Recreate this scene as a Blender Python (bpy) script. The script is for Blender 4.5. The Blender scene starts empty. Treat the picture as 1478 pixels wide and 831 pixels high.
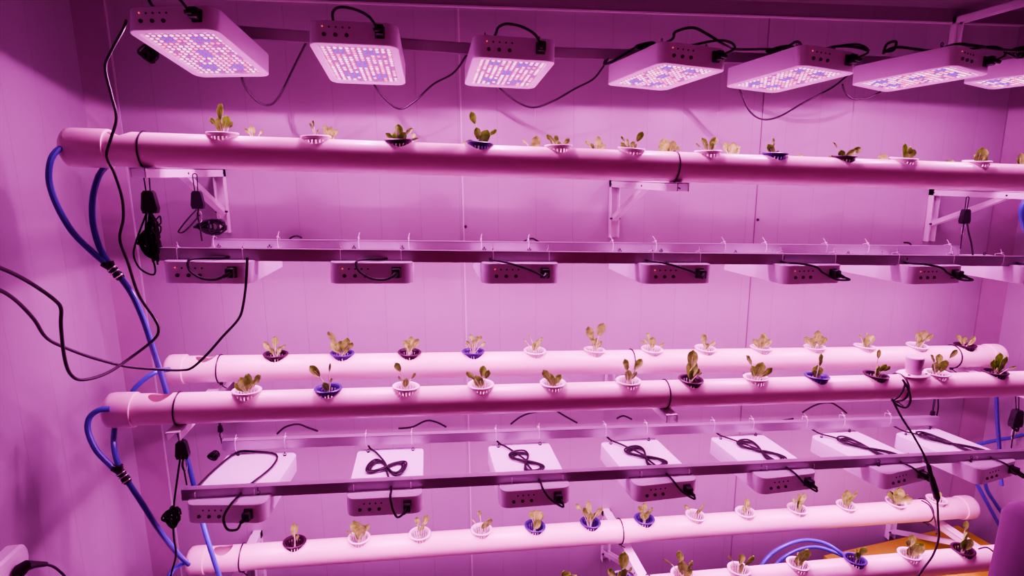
import bpy, bmesh, math, random
from mathutils import Vector, Matrix
rnd = random.Random(7)
SC = bpy.context.scene
COL = SC.collection

# ------------------------------------------------------------------ camera model (measured from the room's three directions)
CX, CY, F = 739.0, 415.5, 840.0
EYE = 1.9
AX = Vector((0.98793352, -0.0385595, 0.15000178)); AY = Vector((-0.15463236, -0.1909825, 0.96933715)); AZ = Vector((-0.00872944, -0.98083579, -0.19464056))
def ray(px, py):
    c = Vector(((px-CX)/F, (py-CY)/F, 1.0))
    return Vector((AX.dot(c), AY.dot(c), AZ.dot(c)))
def P(px, py, Y):
    r = ray(px, py); return r*(Y/r.y)
def PX_(px, py, X):
    r = ray(px, py); return r*(X/r.x)
def PZ(px, py, Z):
    r = ray(px, py); return r*(Z/r.z)

# ------------------------------------------------------------------ materials
def newmat(name):
    m = bpy.data.materials.new(name); m.use_nodes = True
    return m, m.node_tree.nodes, m.node_tree.links, m.node_tree.nodes['Principled BSDF']
def mat(name, col, rough=0.5, metal=0.0, noise=0.06, scale=30.0, spec=0.5, bump=0.0, emit=None, es=0.0):
    m, N, L, b = newmat(name)
    tc = N.new('ShaderNodeTexCoord'); nz = N.new('ShaderNodeTexNoise'); nz.inputs['Scale'].default_value = scale
    nz.inputs['Detail'].default_value = 4
    L.new(tc.outputs['Object'], nz.inputs['Vector'])
    mx = N.new('ShaderNodeMix'); mx.data_type = 'RGBA'
    c = Vector(col)
    mx.inputs['A'].default_value = (*(c*(1-noise)), 1); mx.inputs['B'].default_value = (*[min(1, v) for v in c*(1+noise)], 1)
    L.new(nz.outputs['Fac'], mx.inputs['Factor']); L.new(mx.outputs['Result'], b.inputs['Base Color'])
    b.inputs['Roughness'].default_value = rough; b.inputs['Metallic'].default_value = metal
    b.inputs['Specular IOR Level'].default_value = spec
    if bump:
        bp = N.new('ShaderNodeBump'); bp.inputs['Strength'].default_value = bump; bp.inputs['Distance'].default_value = 0.002
        L.new(nz.outputs['Fac'], bp.inputs['Height']); L.new(bp.outputs['Normal'], b.inputs['Normal'])
    if emit:
        b.inputs['Emission Color'].default_value = (*emit, 1); b.inputs['Emission Strength'].default_value = es
    return m
def wall_mat(name, col, axis):
    """painted sandwich panel: faint ribs, stains, a little sheen"""
    m, N, L, b = newmat(name)
    tc = N.new('ShaderNodeTexCoord'); sp = N.new('ShaderNodeSeparateXYZ'); L.new(tc.outputs['Object'], sp.inputs[0])
    mul = N.new('ShaderNodeMath'); mul.operation = 'MULTIPLY'; mul.inputs[1].default_value = 1/0.145; L.new(sp.outputs[axis], mul.inputs[0])
    fr = N.new('ShaderNodeMath'); fr.operation = 'FRACT'; L.new(mul.outputs[0], fr.inputs[0])
    pp = N.new('ShaderNodeMath'); pp.operation = 'PINGPONG'; pp.inputs[1].default_value = 0.5; L.new(fr.outputs[0], pp.inputs[0])
    lt = N.new('ShaderNodeMapRange'); lt.inputs['From Min'].default_value = 0.0; lt.inputs['From Max'].default_value = 0.014
    L.new(pp.outputs[0], lt.inputs['Value'])
    nz = N.new('ShaderNodeTexNoise'); nz.inputs['Scale'].default_value = 3.0; nz.inputs['Detail'].default_value = 6
    mp = N.new('ShaderNodeMapping'); mp.inputs['Scale'].default_value = (2, 2, .5); L.new(tc.outputs['Object'], mp.inputs[0]); L.new(mp.outputs[0], nz.inputs['Vector'])
    c = Vector(col)
    m1 = N.new('ShaderNodeMix'); m1.data_type = 'RGBA'; m1.inputs['A'].default_value = (*(c*.86), 1); m1.inputs['B'].default_value = (*c, 1)
    L.new(nz.outputs['Fac'], m1.inputs['Factor'])
    m2 = N.new('ShaderNodeMix'); m2.data_type = 'RGBA'; m2.inputs['A'].default_value = (*(c*.80), 1)
    L.new(lt.outputs[0], m2.inputs['Factor']); L.new(m1.outputs['Result'], m2.inputs['B']); L.new(m2.outputs['Result'], b.inputs['Base Color'])
    bp = N.new('ShaderNodeBump'); bp.inputs['Strength'].default_value = .25; bp.inputs['Distance'].default_value = 0.002
    L.new(lt.outputs[0], bp.inputs['Height']); L.new(bp.outputs['Normal'], b.inputs['Normal'])
    b.inputs['Roughness'].default_value = .42
    return m
M = {
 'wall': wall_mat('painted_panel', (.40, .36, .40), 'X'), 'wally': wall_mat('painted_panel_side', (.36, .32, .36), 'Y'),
 'trim': mat('corner_flashing', (.25, .18, .23), .4), 'lighttrim': mat('seam_flashing', (.55, .52, .55), .4),
 'ceil': mat('ceiling_panel', (.22, .18, .20), .6), 'floor': mat('concrete_floor', (.10, .09, .09), .7, noise=.25, scale=8),
 'pvc': mat('white_pvc', (.90, .70, .73), .28, noise=.02, scale=6), 'pvccap': mat('cap_pvc', (.86, .68, .71), .38, noise=.03),
 'housing': mat('lamp_housing', (.88, .84, .94), .38, noise=.02), 'panel': mat('diode_board', (.30, .17, .34), .5, emit=(.55, .12, .50), es=.30),
 'black': mat('black_plastic', (.012, .008, .012), .4), 'cord': mat('black_rubber', (.012, .006, .010), .45),
 'rope': mat('black_rope', (.015, .008, .014), .9, noise=.4, scale=400, bump=.5), 'steel': mat('galvanised_steel', (.42, .38, .42), .36, .55, noise=.12, scale=18),
 'whitesteel': mat('white_enamelled_steel', (.80, .77, .80), .35), 'tie': mat('white_nylon', (.85, .80, .85), .35),
 'potw': mat('white_pot', (.86, .78, .80), .35), 'potb': mat('blue_pot', (.05, .0, .17), .35), 'potk': mat('dark_pot', (.035, .012, .022), .4),
 'hose': mat('blue_hose', (.06, .0, .40), .3), 'stem': mat('pale_stem', (.70, .85, .45), .5),
 'wire': mat('bright_wire', (.75, .70, .75), .25, .8), 'hole': mat('dark_knob', (.06, .02, .05), .4),
 'board': mat('orange_board', (.55, .75, .02), .5, noise=.12, scale=14), 'sponge': mat('rockwool', (.55, .42, .36), .9, bump=.6, scale=200, noise=.2),
 'shirt': mat('mauve_shirt', (.17, .09, .16), .85, noise=.08, scale=60), 'skin': mat('skin', (.62, .40, .32), .5), 'hair': mat('dark_hair', (.02, .014, .012), .6),
 'trousers': mat('dark_trousers', (.04, .04, .06), .8), 'box': mat('socket_plastic', (.80, .76, .80), .4),
 'cup': mat('grey_cup', (.50, .36, .46), .4),
 'redled': mat('red_indicator', (.8, .05, .05), .4, emit=(1, .12, .1), es=1.2),
}
def leaf_mat():
    m, N, L, b = newmat('lettuce_leaf')
    tc = N.new('ShaderNodeTexCoord'); nz = N.new('ShaderNodeTexNoise'); nz.inputs['Scale'].default_value = 60
    L.new(tc.outputs['Object'], nz.inputs['Vector'])
    r = N.new('ShaderNodeValToRGB'); r.color_ramp.elements[0].position = .3; r.color_ramp.elements[1].position = .72
    r.color_ramp.elements[0].color = (.20, .48, .04, 1); r.color_ramp.elements[1].color = (.52, 1.0, .15, 1)
    L.new(nz.outputs['Fac'], r.inputs[0]); L.new(r.outputs[0], b.inputs['Base Color']); b.inputs['Roughness'].default_value = .45
    tr = N.new('ShaderNodeBsdfTranslucent'); L.new(r.outputs[0], tr.inputs['Color'])
    mx = N.new('ShaderNodeMixShader'); mx.inputs[0].default_value = .3
    out = N['Material Output']; L.new(b.outputs[0], mx.inputs[1]); L.new(tr.outputs[0], mx.inputs[2]); L.new(mx.outputs[0], out.inputs[0])
    return m
M['leaf'] = leaf_mat()
def diode_mat():
    m, N, L, b = newmat('diode')
    at = N.new('ShaderNodeAttribute'); at.attribute_name = 'dcol'
    L.new(at.outputs['Color'], b.inputs['Base Color']); L.new(at.outputs['Color'], b.inputs['Emission Color']); b.inputs['Emission Strength'].default_value = 2.2
    return m
M['diode'] = diode_mat()

# ------------------------------------------------------------------ mesh building
class MB:
    def __init__(s): s.v = []; s.f = []; s.flat = set()
    def add(s, vs, fs, flat=False):
        o = len(s.v); s.v += [tuple(v) for v in vs]
        for f in fs:
            if flat: s.flat.add(len(s.f))
            s.f.append(tuple(i+o for i in f))
        return s
    def box(s, c, size, mtx=None, bev=0.0):
        x, y, z = (q/2 for q in size); c = Vector(c)
        if bev <= 0:
            vs = [Vector((a*x, b*y, d*z)) for a in (-1, 1) for b in (-1, 1) for d in (-1, 1)]
            fs = [(0, 1, 3, 2), (4, 6, 7, 5), (0, 4, 5, 1), (2, 3, 7, 6), (0, 2, 6, 4), (1, 5, 7, 3)]
        else:
            bm = bmesh.new(); bmesh.ops.create_cube(bm, size=1)
            for v in bm.verts: v.co = Vector((v.co.x*2*x, v.co.y*2*y, v.co.z*2*z))
            bmesh.ops.bevel(bm, geom=bm.edges[:], offset=bev, segments=2, profile=.5, affect='EDGES')
            bm.verts.index_update(); vs = [v.co.copy() for v in bm.verts]; fs = [tuple(v.index for v in f.verts) for f in bm.faces]; bm.free()
        if mtx is not None: vs = [mtx @ v for v in vs]
        return s.add([v+c for v in vs], fs, True)
    def beam(s, a, b, w, h, up=Vector((0, 0, 1))):
        a, b = Vector(a), Vector(b); d = (b-a); n = d.normalized(); side = n.cross(up).normalized(); u = side.cross(n).normalized()
        m = Matrix((side, n, u)).transposed()
        return s.box((a+b)/2, (w, d.length, h), m)
    def tube(s, pts, r, n=8, closed=False, cap=True):
        pts = [Vector(p) for p in pts]; k = len(pts)
        rr = r if isinstance(r, (list, tuple)) else [r]*k
        rings = []; up = None
        for i, p in enumerate(pts):
            if closed: t = pts[(i+1) % k]-pts[(i-1) % k]
            else: t = pts[min(i+1, k-1)]-pts[max(i-1, 0)]
            if t.length < 1e-9: t = Vector((0, 0, 1))
            t.normalize()
            if up is None:
                up = t.cross(Vector((.3, .9, .2)));  up.normalize()
            up = (up-t*up.dot(t));
            if up.length < 1e-6: up = t.orthogonal()
            up.normalize(); w = t.cross(up)
            rings.append([p+(up*math.cos(2*math.pi*j/n)+w*math.sin(2*math.pi*j/n))*rr[i] for j in range(n)])
        vs = [v for g in rings for v in g]; fs = []
        for i in range(k if closed else k-1):
            a, b = i*n, ((i+1) % k)*n
            for j in range(n): fs.append((a+j, a+(j+1) % n, b+(j+1) % n, b+j))
        if cap and not closed: fs.append(tuple(range(n-1, -1, -1))); fs.append(tuple((k-1)*n+j for j in range(n)))
        return s.add(vs, fs)
    def lathe(s, prof, n=32, mtx=None, c=(0, 0, 0)):
        vs = []; fs = []; c = Vector(c)
        for r, z in prof:
            for j in range(n):
                a = 2*math.pi*j/n; v = Vector((r*math.cos(a), r*math.sin(a), z))
                vs.append((mtx @ v if mtx is not None else v)+c)
        for i in range(len(prof)-1):
            for j in range(n): fs.append((i*n+j, i*n+(j+1) % n, (i+1)*n+(j+1) % n, (i+1)*n+j))
        return s.add(vs, fs)
    def mesh(s, name, m, angle=35):
        me = bpy.data.meshes.new(name); me.from_pydata(s.v, [], s.f); me.validate(); me.update()
        for i, p in enumerate(me.polygons): p.use_smooth = i not in s.flat
        try: me.set_sharp_from_angle(angle=math.radians(angle))
        except Exception: pass
        me.materials.append(m); return me
    def build(s, name, m, parent=None, angle=35):
        o = bpy.data.objects.new(name, s.mesh(name, m, angle)); COL.objects.link(o)
        if parent: o.parent = parent
        return o
def tag(o, label=None, cat=None, group=None, kind=None):
    if label: o['label'] = label
    if cat: o['category'] = cat
    if group: o['group'] = group
    if kind: o['kind'] = kind
    return o
def empty(name, loc, label, cat, group=None, m=None):
    o = bpy.data.objects.new(name, None); COL.objects.link(o); o.empty_display_size = .05
    if m is not None: o.matrix_world = Matrix.Translation(Vector(loc)) @ m.to_4x4()
    else: o.location = loc
    return tag(o, label, cat, group)
def inst(name, me, parent): 
    o = bpy.data.objects.new(name, me); COL.objects.link(o); o.parent = parent; return o
def spline(pts, k=8, closed=False):
    pts = [Vector(p) for p in pts]; n = len(pts); out = []
    rng = range(n) if closed else range(n-1)
    for i in rng:
        g = (lambda j: pts[j % n]) if closed else (lambda j: pts[max(0, min(n-1, j))])
        p0, p1, p2, p3 = g(i-1), g(i), g(i+1), g(i+2)
        for q in range(k):
            t = q/k
            out.append(.5*((2*p1)+(p2-p0)*t+(2*p0-5*p1+4*p2-p3)*t*t+(3*p1-p0-3*p2+p3)*t**3))
    if not closed: out.append(pts[-1])
    return out
def rel(pts, o): return [Vector(p)-Vector(o) for p in pts]

# ------------------------------------------------------------------ the room
WX0, WX1, WY, ZC, ZF = -1.045, 2.52, 2.2, .625, -EYE
YF = -1.2
def S(name, mb, m): return tag(mb.build(name, m), kind='structure')
S('wall_back', MB().box(((WX0+WX1)/2, WY+.04, (ZC+ZF)/2), (WX1-WX0+.3, .08, ZC-ZF)), M['wall'])
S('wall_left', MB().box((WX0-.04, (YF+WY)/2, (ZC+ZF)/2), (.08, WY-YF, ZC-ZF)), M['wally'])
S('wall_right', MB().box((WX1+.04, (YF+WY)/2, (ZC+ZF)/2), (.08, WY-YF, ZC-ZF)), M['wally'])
S('floor', MB().box(((WX0+WX1)/2, (YF+WY)/2, ZF-.04), (WX1-WX0+.3, WY-YF+.2, .08)), M['floor'])
S('ceiling', MB().box(((WX0+WX1)/2, (YF+WY)/2, ZC+.04), (WX1-WX0+.3, WY-YF+.2, .08)), M['ceil'])
# corner flashings (angled strips), seams between wall panels, cornice under the ceiling
def strip(name, quad, m, t=.002):
    vs = [Vector(q) for q in quad]; n = (vs[1]-vs[0]).cross(vs[3]-vs[0]).normalized()*t
    return S(name, MB().add(vs+[v-n for v in vs], [(0, 1, 2, 3), (7, 6, 5, 4), (0, 4, 5, 1), (1, 5, 6, 2), (2, 6, 7, 3), (3, 7, 4, 0)], True), m)
strip('trim_1', [(WX0, 2.12, ZF), (-.982, WY-.001, ZF), (-.982, WY-.001, ZC), (WX0, 2.12, ZC)], M['trim'])
strip('trim_2', [(2.462, WY-.001, ZF), (WX1, 2.13, ZF), (WX1, 2.13, ZC), (2.462, WY-.001, ZC)], M['trim'])
for i, x in enumerate((-.982, .158, 1.345, 2.462)):
    w = .006 if i < 2 else .003
    S('trim_%d' % (i+3), MB().box((x, WY-.001, (ZC+ZF)/2), (w, .004, ZC-ZF)), M['lighttrim'] if i < 2 else M['trim'])
S('trim_7', MB().box(((WX0+WX1)/2, WY-.006, .572), (WX1-WX0, .012, .006)), M['lighttrim'])
S('trim_8', MB().box(((WX0+WX1)/2, WY-.005, .60), (WX1-WX0, .01, .05)), M['ceil'])
for k, (px, py) in enumerate([(672, 327), (1094, 317), (1002, 15), (1013, 17), (1263, 22), (1449, 610)]):
    p = P(px, py, WY-.002)
    S('trim_%d' % (9+k), MB().lathe([(0, .004), (.005, .003), (.006, 0), (.006, -.002)], 12, Matrix.Rotation(math.pi/2, 3, 'X'), p), M['hole'])

# ------------------------------------------------------------------ growing pipes
R = .0435
ROWS = {  # name: (Y, x0, z0, x1, z1, xstart, xend)
 'tf': (1.65, -.70, .065, 1.95, -.033), 'tb': (1.93, -.70, .065, 1.95, -.033),
 'mf': (1.65, -.45, -.645, 2.08, -.747), 'mb': (1.93, -.57, -.621, 2.25, -.744),
 'bf': (1.65, .873, -1.398, 1.793, -1.428), 'bb': (1.93, -.595, -1.308, 2.09, -1.412)}
def zc(row, x):
    Y, x0, z0, x1, z1 = ROWS[row]; return z0+(x-x0)*(z1-z0)/(x1-x0)
def slope(row):
    Y, x0, z0, x1, z1 = ROWS[row]; return math.atan2(z1-z0, x1-x0)
def x_on(row, px, h=.045):
    """X on the pipe where the picture column px meets its crown"""
    Y = ROWS[row][0]; lo, hi = -1.2, 3.0
    for _ in range(40):
        mid = (lo+hi)/2; w = Vector((mid, Y, zc(row, mid)+h)); c = AX*w.x+AY*w.y+AZ*w.z
        if CX+F*c.x/c.z < px: lo = mid
        else: hi = mid
    return (lo+hi)/2
POTS = {
 'tf': [(321, 'w'), (456, 'w'), (576, 'k'), (692, 'b'), (806, 'w'), (911, 'w'), (1022, 'w'), (1118, 'b'), (1217, 'k'), (1304, 'w'), (1410, 'w')],
 'tb': [(367, 'w'), (478, 'w'), (595, 'w'), (672, 'w'), (770, 'w'), (860, 'w'), (963, 'w'), (1052, 'w'), (1150, 'w'), (1275, 'w'), (1372, 'w'), (1474, 'w')],
 'mb': [(398, 'k'), (494, 'b'), (591, 'k'), (683, 'b'), (772, 'w'), (858, 'w'), (941, 'w'), (1018, 'w'), (1098, 'w'), (1176, 'w'), (1248, 'w'), (1324, 'w'), (1393, 'k')],
 'mf': [(356, 'w'), (474, 'b'), (586, 'w'), (694, 'w'), (798, 'w'), (907, 'w'), (997, 'k'), (1091, 'w'), (1179, 'b'), (1264, 'k'), (1353, 'w'), (1436, 'k')],
 'bb': [(425, 'k'), (518, 'w'), (606, 'w'), (695, 'w'), (772, 'b'), (852, 'b'), (930, 'b'), (1004, 'w'), (1076, 'w'), (1151, 'w'), (1222, 'w'), (1293, 'w'), (1352, 'w')],
 'bf': [(810, 'w'), (897, 'b'), (985, 'w'), (1067, 'w'), (1152, 'w'), (1234, 'b'), (1313, 'w'), (1390, 'k')]}
EMPTY_HOLES = {'tf': [173], 'mf': [231], 'mb': [297], 'bb': [322], 'tb': [], 'bf': []}
PIPE_TXT = {
 'tf': 'upper front pipe', 'tb': 'upper back pipe', 'mf': 'middle front pipe', 'mb': 'middle back pipe', 'bf': 'lowest front pipe', 'bb': 'lowest back pipe'}
ENDS = {'tf': (P(93, 215, 1.65).x, 2.40, 0), 'tb': (-.74, 2.40, 0), 'mf': (P(153, 590, 1.65).x, 2.40, 0), 'mb': (P(240, 535, 1.93).x, P(1443, 515, 1.93).x, 1),
        'bf': (-.80, 2.40, 0), 'bb': (P(272, 815, 1.93).x, P(1402, 742, 1.93).x, 1)}
def make_pipe(row, label):
    Y = ROWS[row][0]; xs, xe, rcap = ENDS[row]; a = slope(row)
    org = Vector((xs, Y, zc(row, xs))); Lg = (xe-xs)/math.cos(a)
    rot = Matrix.Rotation(-a, 3, 'Y')
    root = empty('growing_pipe', org, label, 'pipe', 'white growing pipes of the rack', rot)
    # tube along local X, hollow
    n = 64; seg = max(8, int(Lg/.03)); vs = []; fs = []
    for shell, r in ((0, R), (1, R-.0035)):
        for i in range(seg+1):
            x = .02+(Lg-.04)*i/seg
            for j in range(n):
                t = 2*math.pi*j/n; vs.append((x, r*math.cos(t), r*math.sin(t)))
    off = (seg+1)*n
    for i in range(seg):
        for j in range(n):
            p, q = i*n+j, i*n+(j+1) % n
            fs.append((p, p+n, q+n, q)); fs.append((off+p, off+q, off+q+n, off+p+n))
    for j in range(n):
        q = (j+1) % n
        fs.append((j, q, off+q, off+j)); e = seg*n; fs.append((e+j, off+e+j, off+e+q, e+q))
    mb = MB().add(vs, fs); tube = mb.build('tube', M['pvc'], root, 40)
    # holes for the pots
    hx = [(x_on(row, p)-xs, .0325) for p, c in POTS[row]] + [(x_on(row, p, R*.9)-xs, .030) for p in EMPTY_HOLES[row]]
    cut = MB()
    for x, r in hx:
        k = 40
        vv = [(x+r*math.cos(2*math.pi*j/k), r*math.sin(2*math.pi*j/k), z) for z in (.008, .07) for j in range(k)]
        cut.add(vv, [tuple(range(k-1, -1, -1)), tuple(range(k, 2*k))]+[(j, (j+1) % k, k+(j+1) % k, k+j) for j in range(k)])
    co = cut.build('cutter', M['pvc'])
    co.matrix_world = Matrix.Translation(org) @ rot.to_4x4()
    bpy.context.view_layer.update()
    md = tube.modifiers.new('b', 'BOOLEAN'); md.operation = 'DIFFERENCE'; md.object = co; md.solver = 'EXACT'
    bpy.context.view_layer.update()
    me = bpy.data.meshes.new_from_object(tube.evaluated_get(bpy.context.evaluated_depsgraph_get()))
    tube.modifiers.clear(); tube.data = me; bpy.data.objects.remove(co)
    for p in me.polygons: p.use_smooth = True
    try: me.set_sharp_from_angle(angle=math.radians(40))
    except Exception: pass
    # end caps: a wider moulded socket with a domed end
    def cap(x0, d, ln, name):
        m_ = Matrix(((0, 0, d), (0, 1, 0), (-d, 0, 0)))
        pr = [(0, 0), (R*.55, .0), (R*.88, .004), (R+.0035, .012), (R+.005, .022), (R+.005, ln-.004), (R+.0045, ln), (R-.001, ln+.001)]
        return MB().lathe(pr, 56, m_, (x0, 0, 0)).build(name, M['pvccap'], root, 50)
    cap(0, 1, {'tf': .105, 'mf': .075}.get(row, .06), 'end_cap')
    if rcap or xe > 2.39: cap(Lg, -1, .065, 'end_cap')
    return root
make_pipe('tf', 'upper front white growing pipe, its rounded end at left above the blue hose')
make_pipe('tb', 'upper back growing pipe, hidden behind the upper front pipe')
make_pipe('mf', 'middle front white pipe, a white cup standing on its right half')
make_pipe('mb', 'middle back white pipe against the wall behind the cup')
make_pipe('bf', 'lowest front white pipe at the bottom edge, partly below the picture')
make_pipe('bb', 'lowest back white pipe under the trays of cords')

# ------------------------------------------------------------------ net pots and seedlings
def pot_mesh(m, name):
    mb = MB(); n = 40
    # rim: a flared collar with thickness; z=0 is the crown of the pipe
    pr = [(.0300, .002), (.0322, .0070), (.0375, .0085), (.0398, .0068), (.0392, .0042), (.0335, .0025), (.0318, -.003), (.0300, -.003), (.0300, .002)]
    mb.lathe(pr, n)
    # ribs of the basket
    K = 20
    for k in range(K):
        a = 2*math.pi*k/K; c, s_ = math.cos(a), math.sin(a)
        mb.beam((.0308*c, .0308*s_, -.002), (.0205*c, .0205*s_, -.052), .0052, .0018, Vector((c, s_, 0)))
    mb.lathe([(.0264, -.026), (.0247, -.026), (.0240, -.030), (.0258, -.030), (.0264, -.026)], n)
    mb.lathe([(0, -.052), (.0205, -.052), (.0205, -.055), (0, -.055)], n)
    return mb.mesh(name, m, 40)
PM = {'w': pot_mesh(M['potw'], 'net_pot'), 'b': pot_mesh(M['potb'], 'net_pot'), 'k': pot_mesh(M['potk'], 'net_pot')}
sm = MB().lathe([(0, -.022), (.010, -.021), (.0165, -.024), (.0175, -.030), (.0175, -.050), (0, -.051)], 20)
SPM = sm.mesh('sponge', M['sponge'])
def blade(mb, b, t, w, nrm, curl):
    """an oval cupped leaf blade from b to t, width w"""
    d = (t-b); L_ = d.length
    if L_ < 1e-5: return
    n = d.normalized(); side = n.cross(nrm)
    if side.length < 1e-4: side = n.orthogonal()
    side.normalize(); up = side.cross(n).normalized()
    NU, NV = 7, 4; vs = []; fs = []
    for i in range(NU+1):
        u = i/NU; wd = w*.5*math.sin(math.pi*min(1, (u*.90+.06)))**.65*(0.72+.5*u)
        if i == NU: wd *= .35
        for j in range(-NV//2, NV//2+1):
            v = j/(NV/2)
            rip = .0012*math.sin(u*13+j*2.3)*abs(v)
            vs.append(b+d*u+side*wd*v+up*(curl*L_*(u*u) - abs(v)**1.6*-w*.16+rip))
    k = NV+1
    for i in range(NU):
        for j in range(NV): fs.append((i*k+j, i*k+j+1, (i+1)*k+j+1, (i+1)*k+j))
    o = len(vs)
    vs2 = [v-up*.0005 for v in vs]
    mb.add(vs+vs2, fs+[tuple(o+q for q in reversed(f)) for f in fs])
# leaf tips per plant, in (dx, dy, width) millimetre-like picture units measured from the rim centre
PL = {
 'tf': [[(3, 40, 12), (-14, 22, 6), (16, 18, 6), (-3, 22, 12), (7, 26, 10)], [(-4, 24, 3), (-8, 20, 3), (4, 12, 4)],
        [(-18, 10, 7), (-2, 23, 12), (9, 12, 9), (18, 18, 7), (26, 5, 3), (-6, 12, 9)], [(-12, 42, 9), (-4, 22, 9), (10, 20, 13), (24, 20, 6), (-16, 5, 6)],
        [(-18, 16, 6), (-10, 12, 7), (0, 8, 6), (14, 12, 7), (-4, 16, 6)], [(-18, 8, 8), (-10, 14, 8), (4, 12, 9), (12, 24, 8), (-14, 18, 3)],
        [(-8, 20, 10), (6, 14, 8), (-18, 12, 3), (12, 20, 10)], [(-8, 15, 10), (-3, 23, 7), (6, 6, 4)],
        [(-14, 20, 4), (-4, 10, 10), (14, 10, 8), (26, 14, 8), (-20, 2, 3)], [(-2, 22, 11), (8, 18, 11), (16, 14, 9), (4, 8, 8)],
        [(0, 20, 10), (10, 18, 10), (-8, 10, 8), (14, 10, 10)]],
 'tb': [[(-2, 20, 8), (-11, 16, 4), (12, 14, 5)], [(-8, 24, 9), (2, 22, 10), (10, 18, 6), (-2, 12, 9)], [(2, 18, 5), (-6, 8, 4)], [(-3, 9, 5), (5, 8, 3)],
        [(-16, 14, 3), (2, 20, 12), (-4, 8, 5)], [(-16, 16, 5), (0, 22, 10), (8, 15, 9), (-8, 12, 8), (14, 10, 5)],
        [(-6, 22, 14), (4, 20, 13), (16, 12, 9), (-10, 14, 10)], [(-6, 20, 9), (6, 20, 10), (12, 12, 8), (16, 16, 5), (-12, 16, 4)],
        [(-4, 6, 6), (6, 8, 7)], [(-1, 12, 11), (4, 6, 5)], [(-6, 7, 6), (5, 8, 6)], [(0, 20, 10), (-8, 12, 8), (6, 14, 8)]],
 'mb': [[(0, 22, 9), (-16, 14, 8), (14, 12, 4), (6, 8, 7), (-5, 8, 6)], [(-16, 30, 10), (-14, 15, 10), (6, 22, 11), (14, 16, 9), (-4, 18, 9), (8, 8, 7)],
        [(-8, 16, 7), (4, 20, 9), (12, 18, 8), (-2, 12, 8), (8, 10, 6)], [(-4, 22, 6), (4, 22, 6), (10, 20, 6), (-10, 14, 5), (16, 12, 5), (0, 14, 7)],
        [(-10, 22, 2), (-16, 14, 2), (4, 14, 8), (10, 16, 5), (-4, 10, 7)], [(-8, 30, 11), (8, 38, 11), (3, 14, 9), (10, 10, 6), (-4, 14, 6)],
        [(-8, 20, 7), (0, 16, 9), (16, 7, 4), (-16, 9, 3), (-12, 12, 4)], [(-10, 20, 9), (12, 8, 5), (2, 6, 6), (-4, 8, 5)],
        [(-4, 18, 10), (6, 18, 10), (-12, 10, 7), (12, 10, 7), (0, 10, 9)], [(-18, 12, 8), (0, 22, 10), (14, 12, 8), (6, 16, 7), (-6, 10, 8)],
        [(-14, 16, 3), (-3, 18, 10), (14, 12, 9), (4, 10, 8)], [(-6, 18, 9), (6, 20, 8), (14, 16, 7), (2, 10, 9)], [(-16, 12, 9), (12, 10, 8), (-4, 10, 6)]],
 'mf': [[(-8, 18, 12), (4, 22, 10), (22, 22, 9), (-14, 10, 8), (10, 12, 8)], [(-24, 30, 10), (3, 34, 3), (-6, 8, 8), (4, 12, 3)],
        [(-14, 34, 8), (0, 12, 8), (13, 16, 4), (-10, 14, 3)], [(-20, 20, 8), (4, 24, 9), (-8, 12, 10), (10, 20, 7), (-2, 10, 8)],
        [(-14, 16, 9), (-4, 12, 11), (10, 10, 8), (2, 8, 9)], [(-6, 28, 9), (20, 26, 9), (0, 14, 9), (10, 12, 7)],
        [(2, 38, 13), (4, 24, 14), (-4, 14, 9), (12, 12, 6), (18, 6, 3)], [(-14, 28, 8), (4, 22, 12), (18, 14, 9), (-6, 14, 9), (10, 5, 5)],
        [(-3, 32, 10), (-2, 14, 10), (6, 10, 8), (-6, 8, 6)], [(-2, 34, 5), (10, 14, 7), (-2, 12, 9), (18, 10, 5)],
        [(-14, 24, 7), (20, 32, 6), (6, 18, 10), (-4, 14, 9), (2, 24, 8)], [(-2, 26, 12), (6, 22, 13), (-8, 16, 9), (12, 14, 8), (28, 6, 3)]],
 'bb': [[(1, 26, 9), (-1, 16, 6), (5, 8, 5)], [(-6, 26, 13), (4, 22, 13), (14, 18, 7), (-16, 10, 4), (0, 12, 11)], [(-4, 22, 7), (10, 24, 8), (4, 14, 6), (-1, 10, 5)],
        [(-4, 28, 5), (10, 20, 11), (-14, 14, 2), (4, 10, 6)], [(-8, 18, 7), (0, 20, 8), (8, 18, 9), (4, 10, 10), (12, 12, 6)],
        [(-20, 22, 6), (-6, 28, 10), (-10, 18, 8), (14, 22, 9), (0, 12, 8), (6, 14, 7)], [(-8, 18, 7), (0, 22, 7), (10, 14, 7), (4, 10, 8), (-4, 10, 8)],
        [(-16, 12, 5), (8, 16, 9), (4, 8, 5)], [(2, 16, 7), (-4, 8, 6), (8, 6, 4)], [(-14, 16, 6), (-4, 20, 12), (10, 18, 8), (2, 10, 11)],
        [(-2, 20, 13), (10, 20, 10), (4, 12, 9)], [(-8, 16, 12), (4, 18, 13), (14, 10, 8), (-14, 12, 7), (0, 10, 12), (20, 4, 8)], [(4, 8, 6), (-4, 6, 5)]],
 'bf': [[(2, 24, 7), (20, 16, 15), (12, 14, 10)], [(-22, 16, 8), (4, 36, 13), (2, 18, 9), (16, 12, 4), (-4, 10, 8)], [(-26, 18, 3), (-4, 30, 9), (-2, 20, 12), (14, 16, 8), (12, 6, 8)],
        [(-24, 26, 3), (6, 18, 8), (20, 16, 9), (2, 8, 8)], [(8, 24, 12), (-6, 18, 6), (0, 10, 9), (8, 8, 10)], [(-2, 14, 7), (8, 20, 8), (2, 10, 7)],
        [(-6, 20, 6), (4, 24, 8), (20, 10, 14), (-2, 10, 9), (8, 14, 9)], [(0, 24, 12), (2, 38, 6), (-6, 16, 10), (8, 14, 9)]]}
LFS = {'tf': .95, 'tb': 1.0}
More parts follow.
